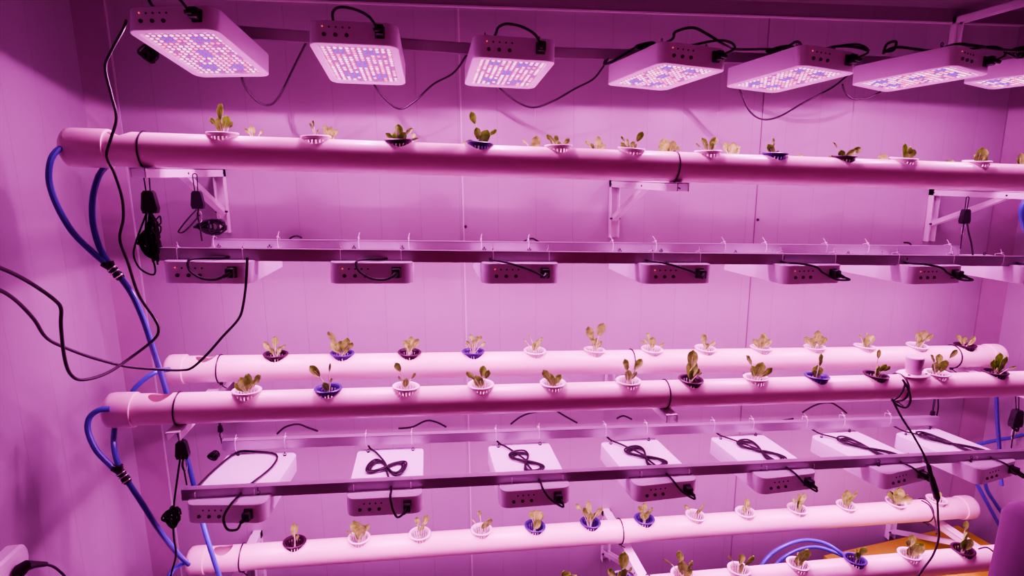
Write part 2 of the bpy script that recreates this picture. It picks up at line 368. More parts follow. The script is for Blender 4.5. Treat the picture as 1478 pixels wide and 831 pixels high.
ORD = ['first', 'second', 'third', 'fourth', 'fifth', 'sixth', 'seventh', 'eighth', 'ninth', 'tenth', 'eleventh', 'twelfth', 'thirteenth']
COLN = {'w': 'white', 'b': 'blue', 'k': 'maroon'}
for row in POTS:
    Y = ROWS[row][0]; a = slope(row); rot = Matrix.Rotation(-a, 3, 'Y')
    for i, ((px, col), leaves) in enumerate(zip(POTS[row], PL[row])):
        x = x_on(row, px); org = Vector((x, Y, zc(row, x)+R-.0015))
        tall = max(l[1] for l in leaves); cnt = len(leaves)
        look = 'sprawling' if max(abs(l[0]) for l in leaves) > 17 else ('tall' if tall > 27 else ('bushy' if cnt > 4 else 'small'))
        lab = '%s seedling in %s net pot, %s from left on the %s' % (look, COLN[col], ORD[i], PIPE_TXT[row])
        rt = Matrix.Rotation(-a+rnd.uniform(-.05, .05), 3, 'Y') @ Matrix.Rotation(rnd.uniform(-.02, .09), 3, 'X') @ Matrix.Rotation(rnd.uniform(0, 6), 3, 'Z')
        root = empty('potted_seedling', org, lab, 'seedling', 'lettuce seedlings in net pots', rot)
        po = inst('net_pot', PM[col], root); po.rotation_euler = (rot.inverted() @ rt).to_euler()
        sp = inst('growing_sponge', SPM, root)
        c = AX*org.x+AY*org.y+AZ*org.z; mpp = c.z/F*1.06
        fb, sb = MB(), MB()
        for (dx, dy, w) in leaves:
            dyy = dy+ (4 if row[0] != 't' else 1)
            depth = rnd.uniform(-.35, .35)*math.hypot(dx, dy)*mpp*.8
            tip = Vector((dx*mpp, depth, dyy*mpp)); base = Vector((rnd.uniform(-.005, .005), rnd.uniform(-.005, .005), -.022))
            d = tip-base; w_ = w*mpp*1.12
            bl = min(.75, max(.30, 1.75*w_/max(d.length, .001)))
            mid = base+d*(1-bl)+Vector((-dx*.12*mpp, 0, .004))
            sb.tube(spline([base, base+d*(1-bl)*.5+Vector((-dx*.10*mpp, 0, .004)), mid, mid+(tip-mid)*.6], 4), [.0015]*8+[.0009]*5, 5)
            nrm = Vector((rnd.uniform(-.8, .8), -1, rnd.uniform(-.1, .8)))
            blade(fb, mid, tip, w_, nrm, rnd.uniform(-.12, .12))
        fb.build('foliage', M['leaf'], root, 80); sb.build('stem', M['stem'], root, 80)

# the white cup standing on the middle front pipe, in a wide collar
x = x_on('mf', 1318); org = Vector((x, 1.65, zc('mf', x)+R))
cup = empty('plastic_cup', org, 'white plastic cup upside down on an oval collar, on the middle front pipe', 'cup')
MB().lathe([(0, .064), (.0255, .064), (.0275, .061), (.0235, .006), (.0225, .006), (.024, .05), (0, .058)], 36).build('cup_body', M['cup'], cup)
MB().lathe([(.020, .0065), (.046, .0055), (.048, .003), (.046, .001), (.020, .001), (.020, .0065)], 40).build('collar', M['potw'], cup).scale = (1.15, .85, 1)
for q in (-.033, .033):
    MB().lathe([(0, .0085), (.004, .008), (.004, .004)], 10, None, (q, -.018, 0)).build('peg', M['hole'], cup)

# ------------------------------------------------------------------ grow lights
LW, LD, LH = .222, .31, .058
def rrect(w, d, r, z, n=8, inset=0.0, y0=0.0):
    w, d, r = w/2-inset, d/2-inset, max(.002, r-inset); out = []
    for (sx, sy, a0) in ((1, 1, 0), (-1, 1, 90), (-1, -1, 180), (1, -1, 270)):
        for k in range(n+1):
            a = math.radians(a0+90*k/n); out.append((sx*(w-r)+r*math.cos(a), y0+sy*(d-r)+r*math.sin(a), z))
    return out
def loops(mb, ls, cap0=False, cap1=False):
    n = len(ls[0]); vs = [v for l in ls for v in l]; fs = []
    for i in range(len(ls)-1):
        for j in range(n): fs.append((i*n+j, i*n+(j+1) % n, (i+1)*n+(j+1) % n, (i+1)*n+j))
    if cap0: fs.append(tuple(range(n-1, -1, -1)))
    if cap1: fs.append(tuple((len(ls)-1)*n+j for j in range(n)))
    mb.add(vs, fs)
rr = lambda z, i=0.0: rrect(LW, LD, .028, z, 8, i, LD/2)
hb = MB(); loops(hb, [rr(.0065, .0215), rr(0.0005, .0205), rr(0, .019), rr(0, .0015), rr(.0015, 0), rr(LH-.003, 0), rr(LH-.0008, .0012), rr(LH, .004)], False, True)
H_ME = hb.mesh('housing', M['housing'], 40)
pb = MB(); loops(pb, [rr(.008, .0225), rr(.006, .0225)], True, True); PB_ME = pb.mesh('diode_board', M['panel'])
# diodes: a grid with bluish clusters near the four corners and the middle
def diode_mesh():
    NX, NY = 12, 17; vs = []; fs = []; cols = []; r2 = random.Random(3)
    w, d = LW-.055, LD-.055
    cl = [(-.5, -.68), (.42, -.68), (0, 0), (-.45, .72), (.48, .72)]
    for i in range(NX):
        for j in range(NY):
            u, v = i/(NX-1)*2-1, j/(NY-1)*2-1; x, y = u*w/2, LD/2+v*d/2
            o = len(vs); k = 6; rx, ry = .0050, .0052
            for t in range(k):
                a = 2*math.pi*t/k; vs.append((x+rx*math.cos(a), y+ry*math.sin(a), .0058))
            for t in range(k):
                a = 2*math.pi*t/k; vs.append((x+rx*.55*math.cos(a), y+ry*.55*math.sin(a), .0036))
            for t in range(k): fs.append((o+t, o+k+t, o+k+(t+1) % k, o+(t+1) % k)); 
            fs.append(tuple(o+k+t for t in range(k)))
            blue = any((u-a)**2+((v-b)*1.3)**2 < .055 for a, b in cl)
            q = r2.random()
            c = (.12, .012, .50) if blue else ((.80, .14, .34) if q < .28 else ((.22, .03, .22) if q < .36 else ((.9, .34, .66) if q < .8 else (1.0, .6, .8))))
            cols += [c]*(k+1)
    me = bpy.data.meshes.new('diodes'); me.from_pydata(vs, [], fs); me.update()
    at = me.color_attributes.new('dcol', 'FLOAT_COLOR', 'CORNER')
    for p, c in zip(me.polygons, cols):
        for li in p.loop_indices: at.data[li].color = (*c, 1)
    me.materials.append(M['diode']); return me
D_ME = diode_mesh()
RX = Matrix.Rotation(math.pi/2, 3, 'X')
def fx(f): return (f-.5)*LW
kb = [MB().lathe([(0, .004), (.0042, .0035), (.0052, 0), (.0052, -.002)], 14, RX).mesh('knob', M['hole']),
      MB().lathe([(0, .0015), (.0022, .0012), (.0026, 0), (.0026, -.002)], 12, RX).mesh('port', M['hole']),
      MB().lathe([(0, .002), (.0016, .0015), (.0018, 0), (.0018, -.001)], 12, RX).mesh('indicator', M['redled'])]
SOCK = MB().box((0, -.001, 0), (.024, .008, .030), None, .002).mesh('socket', M['black'])
EYEB = MB()
def ring(mb, c, r, t, axis='Y', n=16, stretch=1.0):
    pts = []
    for k in range(n):
        a = 2*math.pi*k/n; u, v = r*math.cos(a), r*stretch*math.sin(a)
        pts.append(Vector(c)+(Vector((u, 0, v)) if axis == 'Y' else (Vector((0, u, v)) if axis == 'X' else Vector((u, v, 0)))))
    mb.tube(pts, t, 6, closed=True)
ring(EYEB, (0, 0, .0075), .0055, .0013, 'Y'); EYEB.lathe([(0, .003), (.004, .0025), (.005, 0)], 10)
ring(EYEB, (0, 0, .0165), .0035, .0011, 'X', stretch=1.6)
EY_ME = EYEB.mesh('hook', M['black'])
LAMPD = {}
LRW = 1.0
def make_light(row, i, fc, bc, label, led=True):
    """fc / bc: centre of the bottom edge at the front and at the back"""
    fc, bc = Vector(fc), Vector(bc); yv = (bc-fc).normalized(); xv = Vector((1, 0, -.036)); xv = (xv-yv*xv.dot(yv)).normalized(); zv = xv.cross(yv)
    m = Matrix((xv, yv, zv)).transposed()
    root = empty('grow_light', fc, label, 'grow light', 'LED grow lights hanging in three rows', m)
    inst('housing', H_ME, root); inst('diode_board', PB_ME, root); inst('diodes', D_ME, root)
    for k, f in enumerate((.18, .305, .43)): inst('knob', kb[0], root).location = (fx(f), 0, .022)
    for k, f in enumerate((.235, .31, .385, .46)): inst('port', kb[1], root).location = (fx(f), 0, .041)
    if row < 3: inst('indicator_light', kb[2], root).location = (fx(.16), 0, .042)
    inst('socket', SOCK, root).location = (fx(.80), 0, .032)
    for x in (-.075, .075):
        for y in (.055, .285):
            hk = inst('hook', EY_ME, root); hk.location = (x, y, LH); hk.scale.z = .55 if y > .2 else 1
    ld = bpy.data.lights.new('grow_lamp', 'AREA'); ld.shape = 'RECTANGLE'; ld.size = LW-.05; ld.size_y = LD-.05
    ld.color = LCOL; ld.energy = POWER[row]; ld.spread = math.radians(160)
    lo = bpy.data.objects.new('grow_lamp', ld); COL.objects.link(lo); lo.parent = root; lo.location = (0, LD/2, .0030)
    for y in (.08, .23):
        pd = bpy.data.lights.new('diode_glow', 'SPOT'); pd.spot_size = math.radians(180); pd.spot_blend = .07; pd.energy = PPT[row]; pd.color = LCOL; pd.shadow_soft_size = 0.0
        po = bpy.data.objects.new('diode_glow', pd); COL.objects.link(po); po.parent = root; po.location = (0, y, -.0006)
    return root
POWER = {1: 2.8, 2: 3.4, 3: 3.2}
LCOL = (1.0, .18, .83)
PPT = {1: 4.2, 2: 3.0, 3: 2.0}
def Z2(x): return -.300-(x-.0)*.0385   # bottoms of the second row
L1 = [(-.578, .343, -.522, .279), (-.152, .320, -.140, .266), (.262, .292, .260, .263), (.766, .283, .706, .266), (1.180, .283, 1.105, .263), (1.650, .289, 1.535, .272), (2.08, .289, 1.965, .285)]
L2X = [-.560, -.140, .274, .745, 1.190, 1.625, 2.05]
L2B = [-.54, -.14, .274, .735, 1.15, 1.59, 2.03]
L3 = [(-.582, -.970, -.548), (-.140, -.992, -.134), (.317, -1.011, .310), (.743, -1.031, .717), (1.170, -1.047, 1.143), (1.612, -1.066, 1.54), (1.980, -1.083, 1.90)]
LIGHTS = {1: [], 2: [], 3: []}
for i, (xf, zf, xb, zb) in enumerate(L1):
    LIGHTS[1].append(make_light(1, i, (xf, 1.6, zf), (xb, 1.91, zb-.0), 'white box grow light with glowing diode underside, %s from the left in the top row' % ORD[i]))
for i, xf in enumerate(L2X):
    LIGHTS[2].append(make_light(2, i, (xf, 1.6, Z2(xf)), (L2B[i], 1.91, Z2(xf)), 'grow light hung under the middle rails, %s from the left, seen end on with knobs' % ORD[i]))
for i, (xf, zf, xb) in enumerate(L3):
    LIGHTS[3].append(make_light(3, i, (xf, 1.6, zf), (xb, 1.91, zf+.005), 'grow light with a white top under the lowest rails, %s from the left' % ORD[i]))

# ------------------------------------------------------------------ rails
def rail(a, b, label, w=.020, h=.031, lip=True, profile='C'):
    a, b = Vector(a), Vector(b); root_loc = a
    o = empty('mounting_rail', a, label, 'rail', 'steel rails carrying the grow lights')
    d = (b-a); n = d.normalized(); side = n.cross(Vector((0, 0, 1))).normalized(); u = side.cross(n).normalized()
    # slotted channel: front web, top flange, bottom flange
    mb = MB()
    f = -side if side.y > 0 else side   # towards the viewer
    t = .0022
    mb.beam(f*(w/2), d+f*(w/2), t, h); mb.beam(-f*(w/2), d-f*(w/2), t, h)
    mb.beam(u*(h/2), d+u*(h/2), w+t, t)
    if profile == 'C': mb.beam(-u*(h/2)+f*(w*.36), d-u*(h/2)+f*(w*.36), w*.28, t)
    mb.build('channel', M['steel'], o)
    return o
rail(P(232, 366, 1.655), P(232, 366, 1.655)+Vector((2.95, 0, -.116)), 'front steel rail above the middle row of grow lights')
rail(P(322, 352, 1.90)+Vector((-.03, 0, 0)), P(1382, 361, 1.90), 'back steel rail behind the middle row of grow lights')
a = P(264, 712, 1.655); b = P(1430, 657, 1.655); rail(a, a+(b-a)*1.14, 'front steel rail above the white topped lowest grow lights')
a = P(322, 641, 1.90); b = P(1352, 606, 1.90); rail(a, b, 'back steel rail behind the white topped lowest grow lights')
rail((-.66, 1.90, .412), (.17, 1.90, .373), 'left length of the top rail behind the first grow lights', h=.03)
rail((.15, 1.93, .374), (2.3, 1.93, .366), 'right length of the top rail running behind the top grow lights', h=.03)

# white cable ties looped over the rails
def ztie(px, py, Y, h, label, group, lean=0.0, tail=.016):
    c = P(px, py, Y); mb = MB(); w, t = .016, .0011
    pts = [(0, -w, h*.0), (0, -w, -h), (0, -w*.6, -h-.010), (0, w*.6, -h-.010), (0, w, -h), (0, w, 0), (0, 0, .004)]
    mb.tube([Vector(p) for p in pts], t, 6, closed=True)
    mb.box((0, -w*.5, .006), (.005, .006, .004))
    mb.tube(spline([Vector((0, -w*.4, .006)), Vector((lean*.4, -w*.2, .006+tail*.6)), Vector((lean, -w*.2, .006+tail))], 4), t, 6)
    o = mb.build('cable_tie', M['tie']); o.location = c
    return tag(o, label, 'cable tie', group)
for k, px in enumerate([258, 352, 492, 579, 711, 791, 940, 1008, 1126, 1202, 1293, 1372, 1443]):
    ztie(px, 358+.0075*(px-235), 1.655, .027, 'white cable tie over the front rail of the middle row, %s from left' % ORD[k], 'white cable ties on the middle front rail', rnd.uniform(-.003, .003), .012)
for k, px in enumerate([310, 402, 518, 590, 694, 762, 883, 945, 1044, 1103, 1190, 1250, 1368][:13]):
    ztie(px, 343.5+.0105*(px-360), 1.90, .02, 'white cable tie over the back rail of the middle row, %s from left' % ORD[k], 'white cable ties on the middle back rail', -.010 if px > 850 else .004, .016)
T3F = [284, 369, 511, 593, 738, 811, 924, 992, 1103, 1171, 1262, 1327, 1405]
for k, px in enumerate(T3F):
    ztie(px, 708-(px-270)*.0455, 1.655, .027, 'white cable tie around the front rail of the lowest row, %s from left' % ORD[k], 'white cable ties on the lowest front rail', .004, .006)
for k, px in enumerate([341, 412, 528, 594, 715, 777, 873, 932, 1029, 1085, 1162, 1216, 1282][:13]):
    ztie(px, 635-(px-322)*.0385, 1.90, .027, 'white cable tie on the back rail of the lowest row, %s from left' % ORD[k], 'white cable ties on the lowest back rail', -.008 if px > 850 else .003, .013)

# ------------------------------------------------------------------ wall brackets
def bracket(X, zt, label, y0=1.59, ph=.22, brz=-.145, bry=1.86, brace=True):
    o = empty('shelf_bracket', (X, WY, zt), label, 'bracket', 'white steel shelf brackets on the wall')
    Lh = WY-y0
    m1 = MB(); m1.box((0, -.0015, -ph/2), (.036, .003, ph)); m1.box((-.0165, -.014, -ph/2), (.003, .026, ph)); m1.box((.0165, -.014, -ph/2), (.003, .026, ph))
    m1.build('wall_plate', M['whitesteel'], o)
    m2 = MB(); m2.box((0, -Lh/2-.002, -.0015), (.036, Lh, .003)); m2.box((-.0165, -Lh/2-.002, -.013), (.003, Lh, .024)); m2.box((.0165, -Lh/2-.002, -.013), (.003, Lh, .024))
    m2.build('arm', M['whitesteel'], o)
    if not brace: return o
    m3 = MB(); m3.beam((-.010, -.02, brz), (-.010, -(WY-bry), -.014), .003, .018); m3.beam((.010, -.02, brz), (.010, -(WY-bry), -.014), .003, .018)
    m3.beam((0, -.02, brz-.0085), (0, -(WY-bry), -.0225), .02, .002)
    m3.build('brace', M['whitesteel'], o)
    for (y, z) in ((-.028, -.014), (-.028, brz), (-(WY-bry)+.0, -.014)):
        MB().tube([(-.020, y, z), (.020, y, z)], .0035, 10).build('bolt', M['hole'], o)
    return o
for X, nm in ((-.685, 'left'), (.742, 'middle'), (2.152, 'right')):
    bracket(X, zc('tf', X)-R-.001, 'white steel bracket under the %s of the upper pipes' % nm)
    bracket(X, zc('mf', X)-R-.001, 'white steel bracket under the %s of the middle pipes' % nm)
    bracket(X, zc('bb', X)-R-.028, 'white steel bracket under the %s of the lowest pipes' % nm, ph=.24, brz=-.20, bry=1.8)
bracket(2.152, .592, 'white steel bracket high in the right corner above the top grow lights', ph=.16, brace=False)

# ------------------------------------------------------------------ black straps round pipes
def strap(row, px, label, tail=True, w=.0022, head=-1):
    x = x_on(row, px); Y = ROWS[row][0]; c = Vector((x, Y, zc(row, x)))
    mb = MB(); pts = []
    for k in range(40):
        a = 2*math.pi*k/40; r = R+.0025
        pts.append(Vector((.006*math.sin(a)*.5, r*math.cos(a), r*math.sin(a))))
    mb.tube(pts, w, 6, closed=True)
    mb.box((0, -.006, -R-.006), (.009, .010, .007), None, .001)
    if tail: mb.tube(spline([(0, -.006, -R-.006), (.006, -.012, -R-.012), (.018, -.014, -R-.020)], 4), .0016, 6)
    o = mb.build('pipe_strap', M['black']); o.location = c
    return tag(o, label, 'strap', 'black straps round the pipes')
strap('tf', 206, 'black strap round the left end of the upper front pipe')
strap('tf', 973, 'black strap round the middle of the upper front pipe')
strap('mf', 256, 'black strap round the left end of the middle front pipe')
strap('mf', 960, 'black strap round the middle of the middle front pipe')
strap('mf', 1298, 'black strap beside the white cup on the middle front pipe', w=.003)
strap('mb', 316, 'black strap round the left end of the middle back pipe')
strap('mb', 911, 'black strap round the middle of the middle back pipe')
strap('mb', 1376, 'black strap round the right end of the middle back pipe')
strap('bb', 348, 'black strap round the left end of the lowest back pipe')
strap('bb', 895, 'black strap round the middle of the lowest back pipe')
strap('bb', 1336, 'black strap near the right end of the lowest back pipe')
strap('bf', 938, 'black strap round the middle of the lowest front pipe')

# ------------------------------------------------------------------ hoses, cords
def tube_thing(name, pts, r, m, label, cat, group=None, k=8, n=10):
    pts = [Vector(p) for p in pts]; o0 = pts[0]
    mb = MB(); mb.tube(spline(rel(pts, o0), k), r, n)
    o = mb.build(name, m); o.location = o0
    return tag(o, label, cat, group)
def pp(lst): return [P(a, b, y) for a, b, y in lst]
HG = 'blue water hoses'
HR = .0072
jA = P(164, 391, 1.56)
tube_thing('water_hose', pp([(97, 212, 1.62), (84, 216, 1.60), (73, 232, 1.58), (71, 262, 1.57), (83, 298, 1.56), (105, 335, 1.56), (135, 365, 1.56), (161, 387, 1.56)]), HR, M['hose'], 'blue hose curving from the upper front pipe cap down to the black joint', 'hose', HG)
tube_thing('water_hose', pp([(152, 241, 1.66), (142, 255, 1.63), (134, 285, 1.60), (134, 320, 1.58), (143, 355, 1.57), (158, 382, 1.565)]), HR, M['hose'], 'blue hose from under the upper front pipe, inner one meeting the black joint', 'hose', HG)
tube_thing('water_hose', pp([(172, 398, 1.56), (190, 424, 1.57), (207, 462, 1.60), (222, 508, 1.66), (235, 548, 1.74), (247, 590, 1.79), (262, 636, 1.80), (276, 685, 1.79), (290, 745, 1.77), (303, 790, 1.75), (318, 835, 1.74), (335, 880, 1.74)]), HR, M['hose'], 'long blue hose running down from the upper black joint past the rack ends', 'hose', HG)
tube_thing('water_hose', pp([(244, 533, 1.86), (225, 537, 1.82), (205, 550, 1.80), (190, 568, 1.79), (184, 600, 1.79)]), HR, M['hose'], 'short blue hose arching from the middle back pipe behind the middle front pipe', 'hose', HG)
tube_thing('water_hose', pp([(158, 590, 1.60), (142, 592, 1.59), (129, 603, 1.58), (127, 622, 1.57), (138, 648, 1.56), (156, 668, 1.56), (172, 682, 1.56)]), HR, M['hose'], 'blue hose looping from the middle front pipe cap to the lower black joint', 'hose', HG)
tube_thing('water_hose', pp([(166, 612, 1.66), (164, 636, 1.60), (168, 662, 1.57), (175, 680, 1.56)]), HR, M['hose'], 'short blue hose from under the middle front pipe to the lower black joint', 'hose', HG)
tube_thing('water_hose', pp([(184, 694, 1.56), (205, 726, 1.58), (230, 765, 1.62), (255, 797, 1.70), (272, 814, 1.80)]), HR, M['hose'], 'blue hose running from the lower black joint to the lowest back pipe cap', 'hose', HG)
tube_thing('water_hose', pp([(270, 810, 1.80), (255, 818, 1.76), (245, 830, 1.72), (236, 860, 1.70)]), HR, M['hose'], 'short blue hose leaving the lowest back pipe cap downwards', 'hose', HG)
tube_thing('water_hose', pp([(1500, 284, 1.75), (1480, 290, 1.75), (1474, 310, 1.75), (1482, 335, 1.76), (1500, 350, 1.78)]), .0085, M['hose'], 'blue hose hanging at the right edge below the upper front pipe', 'hose', HG)
tube_thing('water_hose', pp([(1438, 555, 1.80), (1439, 600, 1.82), (1442, 640, 1.83), (1444, 680, 1.84), (1446, 700, 1.84)]), HR, M['hose'], 'upright blue hose at right below the middle front pipe', 'hose', HG)
tube_thing('water_hose', pp([(1385, 648, 2.02), (1412, 641, 2.0), (1440, 635, 1.98), (1466, 630, 1.97), (1490, 622, 1.96)]), HR, M['hose'], 'blue hose crossing sideways behind the upright one at right', 'hose', HG)
tube_thing('water_hose', pp([(1400, 680, 1.94), (1412, 702, 1.94), (1430, 735, 1.93), (1448, 768, 1.92), (1462, 795, 1.92), (1480, 830, 1.92)]), HR, M['hose'], 'left of two blue hoses slanting down at the right wall', 'hose', HG)
tube_thing('water_hose', pp([(1420, 680, 1.97), (1424, 705, 1.965), (1438, 728, 1.96), (1458, 757, 1.95), (1476, 785, 1.95), (1492, 810, 1.95)]), HR, M['hose'], 'right of two blue hoses slanting down at the right wall', 'hose', HG)
tube_thing('water_hose', pp([(1085, 850, 1.80), (1100, 815, 1.82), (1122, 793, 1.84), (1155, 780, 1.86), (1185, 782, 1.85), (1210, 795, 1.82), (1232, 815, 1.80)]), HR, M['hose'], 'blue hose arching between the two lowest pipes, upper curve', 'hose', HG)
tube_thing('water_hose', pp([(1105, 850, 1.86), (1120, 815, 1.88), (1145, 796, 1.9), (1175, 789, 1.9), (1205, 797, 1.87), (1235, 812, 1.84)]), HR, M['hose'], 'blue hose arching between the two lowest pipes, under the upper curve', 'hose', HG)
def joint(px, py, Y, px2, py2, Y2, label):
    a, b = P(px, py, Y), P(px2, py2, Y2); d = (b-a)
    o = empty('hose_joint', a, label, 'hose joint', 'black joints of the blue hoses')
    MB().tube([Vector((0, 0, 0)), d*.25, d*.3, d*.55, d*.6, d], [.010, .012, .0095, .0095, .0115, .0095], 14).build('sleeve', M['black'], o, 30)
    s = d.normalized().orthogonal()
    m = MB(); m.tube([Vector((0, 0, 0)), -d*.25+Vector((-.012, 0, .004))], [.0095, .0085], 12); m.tube([Vector((0, 0, 0)), -d*.3+Vector((.006, 0, .008))], [.0095, .0085], 12)
    m.build('branch', M['black'], o)
    m = MB()
    for t in (.12, .42, .8):
        c = d*t; nn = d.normalized(); u = nn.orthogonal().normalized(); w = nn.cross(u)
        m.tube([c+(u*math.cos(q*math.pi/6)+w*math.sin(q*math.pi/6))*.0118 for q in range(12)], .0016, 5, closed=True)
    m.build('clamp', M['wire'], o)
joint(160, 386, 1.56, 175, 402, 1.56, 'black hose joint below the upper front pipe at left')
joint(173, 680, 1.56, 185, 696, 1.56, 'black hose joint below the middle front pipe at left')

CG = 'black power cords'
CR = .0033
# loose cables at left
tube_thing('power_cable', pp([(182, 30, 1.60), (178, 42, 1.57), (160, 75, 1.55), (152, 98, 1.54), (160, 135, 1.54), (168, 170, 1.53), (160, 200, 1.52), (154, 225, 1.52), (165, 250, 1.52), (176, 285, 1.52), (178, 315, 1.52), (173, 345, 1.52), (185, 380, 1.51), (200, 425, 1.48), (222, 458, 1.46), (229, 475, 1.45), (222, 490, 1.44), (190, 515, 1.40), (155, 538, 1.34), (120, 548, 1.28), (102, 540, 1.25), (93, 515, 1.22), (88, 470, 1.18), (88, 445, 1.16), (78, 432, 1.14), (50, 412, 1.10), (20, 395, 1.05), (-15, 380, 1.0)]), CR, M['cord'], 'long black cable from the first top grow light looping down the left wall', 'cable', 'long black cables at the left wall', 6)
tube_thing('power_cable', pp([(357, 372, 1.60), (355, 410, 1.575), (350, 445, 1.57), (343, 462, 1.57), (322, 485, 1.56), (300, 510, 1.55), (278, 530, 1.54), (262, 534, 1.53), (230, 533, 1.50), (185, 529, 1.45), (140, 518, 1.38), (100, 504, 1.31), (68, 488, 1.25), (50, 462, 1.2), (30, 440, 1.15), (10, 424, 1.10), (-15, 412, 1.05)]), CR, M['cord'], 'long black cable from the first middle grow light sagging to the left', 'cable', 'long black cables at the left wall', 6)
# drooping cables behind the top lights
DG = 'cables sagging between the top grow lights'
for k, l in enumerate([[(348, 100, 1.9), (352, 122, 1.93), (370, 145, 1.96), (390, 151, 1.98), (405, 135, 1.96), (425, 95, 1.93), (441, 63, 1.90), (445, 52, 1.90)],
          [(535, 110, 1.9), (541, 124, 1.93), (558, 145, 1.96), (578, 157, 1.98), (600, 145, 1.97), (625, 122, 1.96), (655, 105, 1.95), (673, 80, 1.92), (680, 70, 1.92)],
          [(715, 118, 1.9), (722, 128, 1.93), (745, 146, 1.96), (770, 155, 1.98), (800, 145, 1.97), (830, 128, 1.96), (855, 115, 1.95), (868, 100, 1.94), (878, 84, 1.92)],
          [(1064, 120, 1.9), (1070, 135, 1.93), (1082, 160, 1.96), (1100, 172, 1.98), (1125, 168, 1.98), (1160, 148, 1.97), (1200, 127, 1.96), (1222, 110, 1.95), (1240, 98, 1.93)],
          [(1216, 122, 1.9), (1219, 132, 1.93), (1230, 142, 1.95), (1250, 142, 1.95), (1268, 134, 1.94), (1280, 125, 1.93)]]):
    tube_thing('power_cable', pp(l), CR*.95, M['cord'], 'thin black cable sagging to the right of the %s top grow light' % ['first', 'second', 'third', 'fifth', 'sixth'][k], 'cable', DG)
tube_thing('power_cable', pp([(915, 70, 1.88), (885, 88, 1.86), (872, 92, 1.9), (884, 80, 1.97), (930, 72, 1.97), (968, 58, 1.75), (975, 46, 1.72), (1000, 40, 1.70), (1022, 50, 1.70), (1048, 66, 1.70), (1062, 71, 1.78), (1100, 71, 1.90), (1130, 70, 1.88), (1150, 60, 1.87), (1157, 68, 1.88), (1150, 76, 1.89)]), CR*1.2, M['cord'], 'black cable arching above the fourth top grow light', 'cable')
tube_thing('power_cable', pp([(1150, 72, 1.88), (1180, 74, 1.8), (1205, 67, 1.72), (1235, 68, 1.62), (1254, 73, 1.58)]), CR*1.2, M['cord'], 'black cable lying over the fifth top grow light', 'cable')
tube_thing('power_cable', pp([(1275, 78, 1.85), (1280, 64, 1.85), (1293, 60, 1.85), (1290, 72, 1.85), (1278, 74, 1.85), (1296, 68, 1.85), (1345, 73, 1.75), (1378, 64, 1.62), (1400, 65, 1.6), (1440, 71, 1.55), (1465, 73, 1.50), (1500, 70, 1.48)]), CR*1.25, M['cord'], 'black cable looped over the sixth top grow light towards the right edge', 'cable')
def bundle(c, size, seed, label, name='cord_bundle', turns=7, m='cord', r=CR, cat='cord bundle', group='bundles of black cord', flat=.5, band=True):
    q = random.Random(seed); o = empty(name, c, label, cat, group); mb = MB(); pts = []
    ph = q.uniform(0, 6)
    for k in range(turns*14):
        a = 2*math.pi*k/14; w = size[0]*(.75+.3*math.sin(k*.37+ph)); h = size[2]*(.75+.3*math.cos(k*.29+ph))
        pts.append(Vector((w*math.cos(a), size[1]*math.sin(k*.21+ph), h*math.sin(a)+(.25*size[2]*math.sin(2*a)))))
    mb.tube(pts, r, 6); mb.build('coil', M[m], o)
    if band:
        b = MB(); b.tube([Vector((r, size[1]*1.3*math.cos(t*math.pi/5), size[2]*1.05*math.sin(t*math.pi/5))) for t in range(10)], r*1.1, 6, closed=True); b.build('band', M['black'], o)
    return o
bundle(P(214, 77, 2.02), (.026, .008, .024), 1, 'black cable coil on the wall behind the first top grow light')
bundle(P(935, 68, 1.86), (.040, .010, .012), 2, 'flat bundle of black cord on the left of the fourth top grow light')
bundle(P(1128, 74, 1.885), (.050, .010, .014), 3, 'flat bundle of black cord on the left of the fifth top grow light')
bundle(P(1468, 76, 1.70), (.035, .010, .014), 4, 'flat bundle of black cord at the upper right edge')
# small arcs of cable on the back rail of the lowest row / behind
for k, l in enumerate([[(400, 626), (412, 616), (430, 612), (445, 617), (459, 622)], [(575, 618), (595, 616), (615, 607), (630, 609), (644, 616)], [(737, 612), (752, 601), (770, 595), (802, 592)],
          [(802, 592), (815, 600), (833, 610)], [(890, 604), (900, 600), (912, 605)], [(1158, 595), (1178, 584), (1198, 581), (1212, 588), (1222, 596)], [(1095, 620), (1115, 610), (1145, 604)]]):
    tube_thing('power_cable', [P(x, y, 1.97) for x, y in l], CR, M['cord'], 'short arc of black cable behind the lowest back rail, %s from left' % ORD[k], 'cable', 'arcs of cable behind the lowest back rail')
for k, l in enumerate([[(418, 344), (427, 340), (436, 343)], [(755, 349), (768, 344), (779, 350)], [(1270, 362), (1290, 357), (1315, 355), (1322, 364)], [(1305, 350), (1314, 352), (1318, 366)]]):
    tube_thing('power_cable', [P(x, y, 1.93) for x, y in l], CR, M['cord'], 'short arc of black cable showing over the middle back rail, %s from left' % ORD[k], 'cable', 'arcs of cable over the middle back rail')

